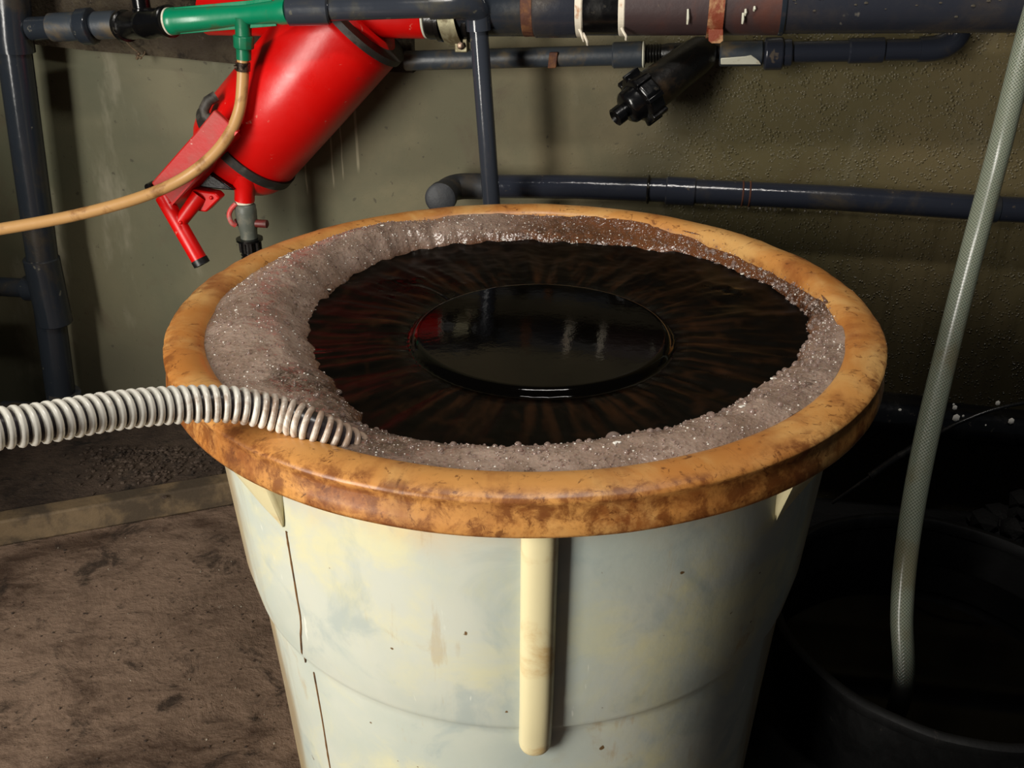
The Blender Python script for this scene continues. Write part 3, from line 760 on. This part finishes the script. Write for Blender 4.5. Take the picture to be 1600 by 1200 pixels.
# black coupling and steel clamp right of the filter
ck0 = h1 + ha*.004; 
cp = thing('pipe_coupling', 'black ribbed coupling between the red filter and the big pipe', 'coupling', tuple(ck0))
m = MB(); m.turn(ck0, ha, [(0, hr*.9), (.002, hr*1.02), (.020, hr*1.02), (.022, hr*1.12), (.03, hr*1.12), (.032, hr*1.04), (.075, hr*1.06), (.08, hr*1.12), (.088, hr*1.12), (.09, hr*1.0)], 48); m.build('body', M['black'], cp)
sc = W(708, 26, .15); rs = hr*1.20
st = thing('pipe_clamp', 'dusty steel strap clamp with bolt left of the grey elbow', 'clamp', tuple(W(720, 70, .15)))
m = MB(); rings = []
axc = ha; up = V((0,0,1)); fw = axc.cross(up).normalized(); fw = fw if fw.y < 0 else -fw
for i in range(41):
    a = PI*(-.62 + 1.24*i/40) ; d = fw*math.cos(a) + up*math.sin(a)
    rings.append([sc+d*rs+axc*-.017+axc*(.010*-math.sin(a)), sc+d*rs+axc*.017+axc*(.010*-math.sin(a)), sc+d*(rs+.003)+axc*.017+axc*(.010*-math.sin(a)), sc+d*(rs+.003)-axc*.017+axc*(.010*-math.sin(a))])
m.grid(rings); m.cap([0,1,2,3]); e = 40*4; m.cap([e,e+1,e+2,e+3]); m.build('strap', M['steel'], st)
m = MB(); c = W(722, 70, .17); m.box(c, axc*.013, WN*.012, up*.013); m.build('lug', M['steel'], st, bevel=.002)
m = MB(); m.turn(W(721, 71, .182), WN, [(0, .008), (.006, .008), (.007, .006)], 6); m.build('bolt', M['steel_dark'], st)

# ------------------------------------------------------------------ big top pipe
B0, B1 = W(712, 12, .15), W(1720, 4, .15); Ba = (B1-B0).normalized(); br = mm(42, B0.lerp(B1, .3))
bp = thing('main_pipe', 'thick dark main pipe along the top edge with rust and white tape joints', 'pipe', tuple(W(1180, 10, .15)))
def onB(px): 
    q = W(px, 10, .15); return B0 + Ba*((q-B0).dot(Ba))
seg('pipe_length', M['pvc_dark'], bp, onB(712), onB(835), br*1.04, n=48)
collar('rust_ring', M['rust_dark'], bp, onB(828), Ba, (onB(838)-onB(818)).length, br*1.06, 48)
seg('socket', M['big_pipe'], bp, onB(836), onB(904), br*1.10, n=48)
collar('white_tape', M['tape'], bp, onB(906), Ba, .020, br*1.08, 48)
seg('nipple', M['black'], bp, onB(908), onB(972), br*1.02, n=48)
collar('white_tape', M['tape'], bp, onB(974), Ba, .014, br*1.06, 48)
seg('pipe_length', M['big_pipe_rusty'], bp, onB(976), onB(1224), br*1.03, n=48)
seg('pipe_length', M['big_pipe'], bp, onB(1220), onB(2250), br*.98, n=48)
collar('joint_ring', M['pvc_dark'], bp, onB(1222), Ba, .012, br*1.05, 48)
# loose tape ends
for k, (x, y) in enumerate([(908,50),(914,56),(974,48)]):
    m = MB(); m.sweep(smooth([W(x-3,y-4,.20), W(x,y+2,.205), W(x+2+k,y+9,.205), W(x+4,y+14,.2)], 4), .0025, 6); m.build('tape_end', M['tape'], bp)
# paint drips and wet splashes
m = MB()
for x, y, h in [(1075,28,14),(1161,30,10),(1165,20,6),(1179,14,4)]:
    m = MB(); m.sweep([W(x,y-h,.15+.057), W(x,y,.15+.059), W(x-1,y+h*.7,.15+.056)], [.002,.0028,.002], 6)
    m.build('paint_drip', M['ring_white'], bp)
m = MB()
for _ in range(70):
    x = random.uniform(1230, 1600); q = onB(x); a = random.gauss(.5, .35); d = WN*math.cos(a)+V((0, 0, 1))*math.sin(a)
    q = q + d*br*.98; m.ball(tuple(q), random.uniform(.0015, .0038), 1, (1.3, 1, .8))
for _ in range(26):
    x = random.uniform(1150, 1600); q = onB(x) + V((0, 0, -br*.985)); m.ball(tuple(q), random.uniform(.0015, .003), 1, (1, 1, 1.3))
M['bead'] = bubble_mat('water_bead', (130,122,108), .03, .6)
wb = m.build('water_drops', M['bead'], bp); wb['kind'] = 'stuff'; wb['label'] = 'water beads on the pipe'
# rusty strap hanger
hs = thing('pipe_hanger', 'rusty flat strap hanging the big pipe above the black strainer', 'hanger', tuple(W(1120, 64, .2)))
m = MB(); rings = []; cc = onB(1119)
for i in range(37):
    a = PI*(-.72 + 1.25*i/36); d = WN*math.cos(a)+V((0,0,1))*math.sin(a); w = .0145
    rings.append([cc+d*(br*1.06)-Ba*w, cc+d*(br*1.06)+Ba*w, cc+d*(br*1.06+.004)+Ba*w, cc+d*(br*1.06+.004)-Ba*w])
m.grid(rings); m.cap([0,1,2,3]); e = 36*4; m.cap([e,e+1,e+2,e+3]); m.build('strap', M['rust'], hs)
m = MB(); m.prism([W(1107,46,.20), W(1130,46,.20), W(1130,64,.20), W(1125,68,.20), W(1112,68,.20), W(1107,64,.20)], -WN*.006); m.build('tab', M['rust'], hs, bevel=.001)

# ------------------------------------------------------------------ second pipe under it with black strainer
so = .06
s0, s1 = W(632, 95, so), W(1010, 85, so); sr = mm(15.5, s1)
sp = thing('wall_pipe', 'dusty grey pipe along the wall left of the black strainer', 'pipe', tuple(s0.lerp(s1, .5)))
seg('pipe', M['pvc_dusty'], sp, s0, s1, sr)
seg('socket', M['pvc_dusty'], sp, W(957,86.5,so), W(1005,85,so), sr*1.28)
collar('seal', M['ring_white'], sp, W(1006,85,so), s1-s0, .005, sr*1.32)
m = MB(); q = W(865, 93, so+.016); m.box(W(864, 94, so+.02), (s1-s0).normalized()*.009, WN*.004, V((.1,0,1)).normalized()*.016); m.build('rust_flake', M['rust_dark'], sp, bevel=.002)
m = MB()
ys = thing('y_strainer', 'black plastic angled strainer hanging off the wall pipe', 'strainer', tuple(W(985, 165, .12)))
n0, n1 = W(1006, 84, so), W(1128, 80, so); na = (n1-n0).normalized(); L = (n1-n0).length
pf = [(0, sr*.85)]
for k in range(6): pf += [(.003+k*.006, sr*.95), (.006+k*.006, sr*.84)]
pf += [(.05, sr*.95), (L-.05, sr*.95), (L-.035, sr*1.1), (L-.02, sr*1.1), (L-.018, sr*.85), (L, sr*.85)]
m.turn(n0, na, pf, 28); m.build('through_body', M['black_dusty'], ys)
y0, y1 = W(1092, 86, .075), W(985, 166, .17); ya = (y1-y0).normalized(); L = (y1-y0).length; yr = mm(33, y1)
m = MB(); m.turn(y0, ya, [(-.03, yr*.55), (-.012, yr*.82), (.01, yr*.9), (L*.7, yr), (L*.72, yr*1.02)], 40); m.build('strainer_leg', M['black_dusty'], ys)
m = MB(); m.turn(y0+ya*L*.70, ya, [(0, yr*1.0), (.003, yr*1.22), (.036, yr*1.26), (.04, yr*1.08)], 8, phase=.3); m.build('nut', M['black'], ys, bevel=.003)
for k in range(8):
    a = 2*PI*k/8+.1; u1 = ya.orthogonal().normalized(); u2 = ya.cross(u1); d = u1*math.cos(a)+u2*math.sin(a)
    m = MB(); m.box(y0+ya*(L*.70+.022)+d*yr*1.17, ya*.018, d*.007, ya.cross(d)*.005); m.build('grip_rib', M['black'], ys, bevel=.0015)
q = y0+ya*(L*.70+.038); m = MB(); m.turn(q, ya, [(0, yr*.9), (.004, yr*.86), (.022, yr*.8), (.028, yr*.66), (.030, yr*.3)], 36); m.build('cap', M['black'], ys)
m = MB(); m.turn(q+ya*.026, ya, [(0, yr*.34), (.010, yr*.34), (.012, yr*.44), (.030, yr*.44), (.032, yr*.34), (.026, yr*.2)], 20); m.build('flush_plug', M['black'], ys)
# right half of that run
rpipe = thing('union_pipe', 'wet dark grey pipe with union nut and end bend right of the black strainer', 'pipe', tuple(W(1300, 80, so)))
a0, a1 = W(1124, 84, so), W(1450, 77, so); aa = (a1-a0).normalized()
seg('adapter', M['pvc_dusty'], rpipe, a0, W(1192, 83, so), sr*1.22)
m = MB(); q = W(1160, 95, so)
pts = [W(1126,91,so+.028), W(1140,90,so+.028), W(1165,88,so+.028), W(1174,86,so+.028), W(1186,95,so+.026), W(1190,101,so+.02), W(1126,101,so+.02)]
m.prism(pts, -WN*.014); m.build('peeled_paint', M['ring_white'], rpipe, bevel=.002)
m = MB(); m.turn(W(1193, 84, so), aa, [(0, sr*1.3), (.003, sr*1.58), (.036, sr*1.58), (.04, sr*1.3)], 14); m.build('union_nut', M['pvc_wet'], rpipe, bevel=.002)
seg('union_collar', M['pvc_wet'], rpipe, W(1221,83,so), W(1238,82,so), sr*1.32)
pa = [W(1236, 81.5, so)] + [W(1440, 77, so)] + arc(W(1455,76.5,so), W(1497,74,so), W(1502,36,so), 8)[1:] + [W(1503, 10, so)]
m = MB(); m.sweep(pa, sr*1.02, 28); m.build('pipe', M['pvc_wet'], rpipe)
seg('coupler', M['pvc_wet'], rpipe, W(1325,79.5,so), W(1382,78,so), sr*1.2)
pa = [W(1436, 77, so)] + arc(W(1450,76.5,so), W(1499,74,so), W(1503,34,so), 10)
m = MB(); m.sweep(pa, sr*1.2, 28); m.build('bend', M['pvc_wet'], rpipe)

# ------------------------------------------------------------------ lower pipe
lo = .065
l0, l1 = W(742, 291, lo), W(1720, 334, lo); lr = .0262
wp = thing('wall_pipe', 'wet dark pipe along the wall just above the tub rim, bent at its left end', 'pipe', tuple(W(1200, 310, lo)))
pa = [W(2200,360,lo), W(1720,334,lo), W(1545,325.5,lo), W(1300,309,lo), W(1040,297,lo), W(900,292,lo), W(770,291,lo)]
MB().sweep(pa, lr, 32).build('pipe', M['pvc_wet'], wp)
pa = [W(770,291,lo), W(744,291,lo)] + arc(W(726,291,lo), W(700,292,lo), W(694,305,lo+.07), 9) + [W(690,309,lo+.10)]
MB().sweep(pa, lr*1.10, 32).build('elbow', M['pvc_dull'], wp)
ba_ = (W(1100,299,lo)-W(1000,295,lo)).normalized()
q = W(686,312,lo+.115)
m = MB(); m.turn(W(692,306,lo+.07), W(684,314,lo+.125)-W(692,306,lo+.07), [(0, lr*1.1), (.004, lr*1.28), (.030, lr*1.28), (.034, lr*1.05)], 32); m.build('elbow_socket', M['pvc_dull'], wp)
collar('ring', M['black'], wp, W(1013,296,lo), ba_, .006, lr*1.22)
seg('coupling', M['pvc_wet'], wp, W(1040,297.5,lo), W(1087,300,lo), lr*1.16)
for x in (1160, 1171): collar('band', M['rust_dark'], wp, W(x, 302.6+(x-1160)*.05, lo), ba_, .006, lr*1.06)
collar('coupling', M['pvc_dark'], wp, W(1549,326,lo), W(1600,328,lo)-W(1500,323,lo), .028, lr*1.08)
m = MB()
for x, sz in [(1083,.0042),(1103,.003),(1120,.003),(1140,.003),(1152,.0036),(1172,.0034),(1190,.0036),(1199,.004),(1206,.003),(1213,.0042),(1222,.003),(1240,.0028),(1260,.003),(1284,.0032),(1310,.003),(1545,.0045),(1556,.003),(1372,.003)]:
    yc = 297+(x-1040)*.0548; c = W(x, yc, lo); m.ball((c.x, c.y-.004, c.z-lr-sz*.5), sz, 2, (1,1,1.3))
dr = m.build('water_drops', M['bead'], wp); dr['kind'] = 'stuff'; dr['label'] = 'water beads hanging under the pipe'

# ------------------------------------------------------------------ braided hose, drum, dark corner
hb = [P(1760,-480,1.46), P(1640,-60,1.60), P(1602,70,1.655), P(1562,230,1.68), P(1517,400,1.65), P(1474,570,1.62), P(1440,720,1.60), P(1418,850,1.59), P(1409,960,1.59), P(1411,1070,1.60)]
hb.append(V((hb[-1].x, hb[-1].y+.01, .06)))
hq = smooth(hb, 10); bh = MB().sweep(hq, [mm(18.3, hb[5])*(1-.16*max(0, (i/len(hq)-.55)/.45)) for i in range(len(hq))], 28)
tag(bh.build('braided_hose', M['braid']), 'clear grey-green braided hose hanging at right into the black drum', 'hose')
DC = V((.765, .055, 0)); DZ = .225; DRm = .312
drum = thing('open_drum', 'black open-topped plastic drum standing right of the white tub', 'drum', (DC.x, DC.y, 0))
def cyl(prof, n=96): 
    rings = []
    for r, z in prof: rings.append([DC + V((r*math.cos(2*PI*j/n), r*math.sin(2*PI*j/n), z + .004*noise.noise(V((math.cos(2*PI*j/n)*3, math.sin(2*PI*j/n)*3, z*4))))) for j in range(n)])
    return rings
def drum_mat():
    s = NT('scuffed_black_drum'); o = s.map()
    f = s.noise(s.map((9,9,4), rot=(0,.5,0)), 1.0, 8, .7, .8)
    c = s.mix(s.ramp(f, .60, .70), (3,3,3), (62,55,48))
    return s.set(c, s.ramp(f, .3, .7, .38, .7), s.bump(s.noise(o, 30, 5), .25, .004), Specular_IOR_Level=.25)
M['drum'] = drum_mat()
m = MB(); m.grid(cyl([(.001,.004),(.27,.004),(.285,.02),(.300,.20),(.302,.218)][0:0] + [(.001,.002),(.275,.002),(.285,.012),(.302,.205),(.296,.205),(.280,.02),(.001,.015)])); m.build('wall', M['drum'], drum)
m = MB(); m.grid(cyl([(.293,.200),(.293,.218),(.297,.224),(.305,.2255),(.3125,.221),(.3135,.206),(.309,.200),(.293,.200)])); m.build('rim', M['drum'], drum)
m = MB(); m.grid([[DC+V((r*math.cos(2*PI*j/64), r*math.sin(2*PI*j/64), .12)) for j in range(64)] for r in (.001, .15, .285)])
tag(m.build('dark_water', M['black_water']), 'black still water inside the black drum at right', 'liquid', kind='stuff')
# dark pipe low on the wall at right
k0, k1 = W(1000, 609, .10), W(1960, 709, .10)
lpipe = thing('waste_pipe', 'black paint-spattered pipe low on the wall behind the braided hose', 'pipe', tuple(k0.lerp(k1, .5)))
seg('pipe', M['black'], lpipe, k0, k1, mm(31, W(1530, 664, .10)))
ck = W(1355, 650, .10); seg('socket', M['black'], lpipe, W(1300,640,.10), W(1455,657,.10), mm(37, ck))
m = MB(); kr = mm(31, W(1530, 664, .10))
for x, y, s_ in [(1406,641,3),(1425,649,2),(1492,637,4),(1494,653,6),(1490,632,2),(1505,650,2),(1556,672,5),(1580,658,5),(1566,675,3),(1580,681,4),(1555,680,4),(1540,665,2),(1559,630,4)]:
    q = W(x, y, .10+kr*.86); m.ball(tuple(q), mm(s_, q), 1, (1, .5, 1.2))
sp_ = m.build('paint_spatter', M['fleck'], lpipe); sp_['kind'] = 'stuff'; sp_['label'] = 'pale paint spatter'
m = MB(); q = W(1522, 700, .10); m.turn(W(1522, 692, .10), (0,0,-1), [(0,.012),(.012,.012),(.014,.008),(.026,.008)], 14); m.build('drain_nipple', M['black'], lpipe)
# cable leaning across it
rd = [W(1300,786,.24), W(1360,744,.24), W(1400,716,.235), W(1450,686,.23), W(1500,660,.23), W(1560,638,.22), W(1640,622,.20)]
cb = thing('black_cable', 'thin black cable crossing behind the braided hose', 'cable', tuple(rd[2]))
MB().sweep(smooth(rd, 8), .0042, 10).build('cable', M['rod'], cb)
MB().sweep(smooth(rd[1:4], 8), .0085, 12).build('sleeve', M['rod'], cb)
# debris heap and blue scrap at the right edge
def lumps(n, gen, mat, name, r0, r1):
    m = MB()
    for _ in range(n):
        x, y, z = gen(); r = random.uniform(r0, r1)
        b = len(m.v); m.ball((x, y, z + r*.35), r, 1, (random.uniform(.7,1.4), random.uniform(.7,1.4), random.uniform(.5,.9)))
        for i in range(b, len(m.v)):
            v = V(m.v[i]); k = 1 + .3*noise.noise(v*60); c = V((x, y, z+r*.35)); m.v[i] = tuple(c+(v-c)*k)
    return m.build(name, mat)
hc_ = V((1.14, .47, 0))
def heap():
    a = random.uniform(0, 2*PI); d = random.random()**.6*.24; h = .22*(1-d/.26)
    return hc_.x+math.cos(a)*d, hc_.y+math.sin(a)*d*.55, max(0, h-.02)*random.uniform(.6,1)
tag(lumps(240, heap, M['soil'], 'debris_heap', .012, .034), 'dark wet debris heaped against the wall at right edge', 'debris', kind='stuff')
m = MB(); rings = []
for i in range(12):
    row = []; t = i/11
    for j in range(28):
        a = 2*PI*j/28; z = t*.19; r = .062*math.sin(min(1, .25+t*.9)*PI)**.5*(1-.55*t)+.004
        r *= 1+.45*noise.noise(V((math.cos(a)*2.2, math.sin(a)*2.2, i*.5)))
        row.append(V((1.09+r*math.cos(a)*1.15, .255+r*math.sin(a), z)))
    rings.append(row)
m.grid(rings); m.cap(list(range(28))[::-1]); m.cap([11*28+j for j in range(28)])
tag(m.build('plastic_bag', M['blue'], sharp=.5), 'crumpled dark blue plastic bag beside the black drum at right edge', 'bag')
# ------------------------------------------------------------------ floor litter
def chips():
    p = G(random.uniform(0, 470), random.uniform(830, 1195), 0); return p.x, p.y, 0
tag(lumps(150, chips, M['soil'], 'floor_grit', .001, .0028), 'dark grit scattered over the concrete floor', 'grit', kind='stuff')
tag(lumps(34, chips, M['chip'], 'paint_chips', .0008, .0022), 'tiny pale chips scattered over the concrete floor', 'chips', kind='stuff')
def grit():
    p = G(random.gauss(235, 55), 700+abs(random.gauss(0, 26)), KH-.008); return p.x, p.y, KH-.008
tag(lumps(520, grit, M['soil'], 'soil_clods', .002, .007), 'dark soil clods on the plinth under the spiral hose', 'soil', kind='stuff')

# ------------------------------------------------------------------ light, world, camera
w = bpy.data.worlds.new('World'); SC.world = w; w.use_nodes = True
bg = w.node_tree.nodes['Background']; bg.inputs[0].default_value = (.75, .85, 1, 1); bg.inputs[1].default_value = .03
def area(name, loc, target, sx, sy, power, col):
    L = bpy.data.lights.new(name, 'AREA'); L.shape = 'RECTANGLE'; L.size = sx; L.size_y = sy; L.energy = power; L.color = col
    o = bpy.data.objects.new(name, L); COL.objects.link(o); o.location = loc
    o.rotation_euler = (V(target)-V(loc)).to_track_quat('-Z', 'Y').to_euler(); return o
area('doorway_daylight', (-2.12, -2.05, 1.35), (-.1, .1, 1.0), .75, 2.1, 128, (1, .96, .88))
area('overhead_fill', (.1, -.6, 2.9), (.1, .5, .8), .9, .10, 26, (1, .95, .88))  # added fill from above for the tub's right side and pipe highlights
cam = bpy.data.cameras.new('camera'); co = bpy.data.objects.new('camera', cam); COL.objects.link(co)
cam.sensor_fit = 'HORIZONTAL'; cam.sensor_width = 36; cam.lens = F/1600*36; cam.clip_start = .02
co.location = CAM; co.rotation_euler = (PI/2-PITCH, 0, 0)
SC.camera = co
vs_ = SC.view_settings; vs_.view_transform = 'Standard'; vs_.look = 'None'; vs_.exposure = 0; vs_.gamma = 1; vs_.use_curve_mapping = False
for o in bpy.data.objects:
    if '_o' in o: del o['_o']
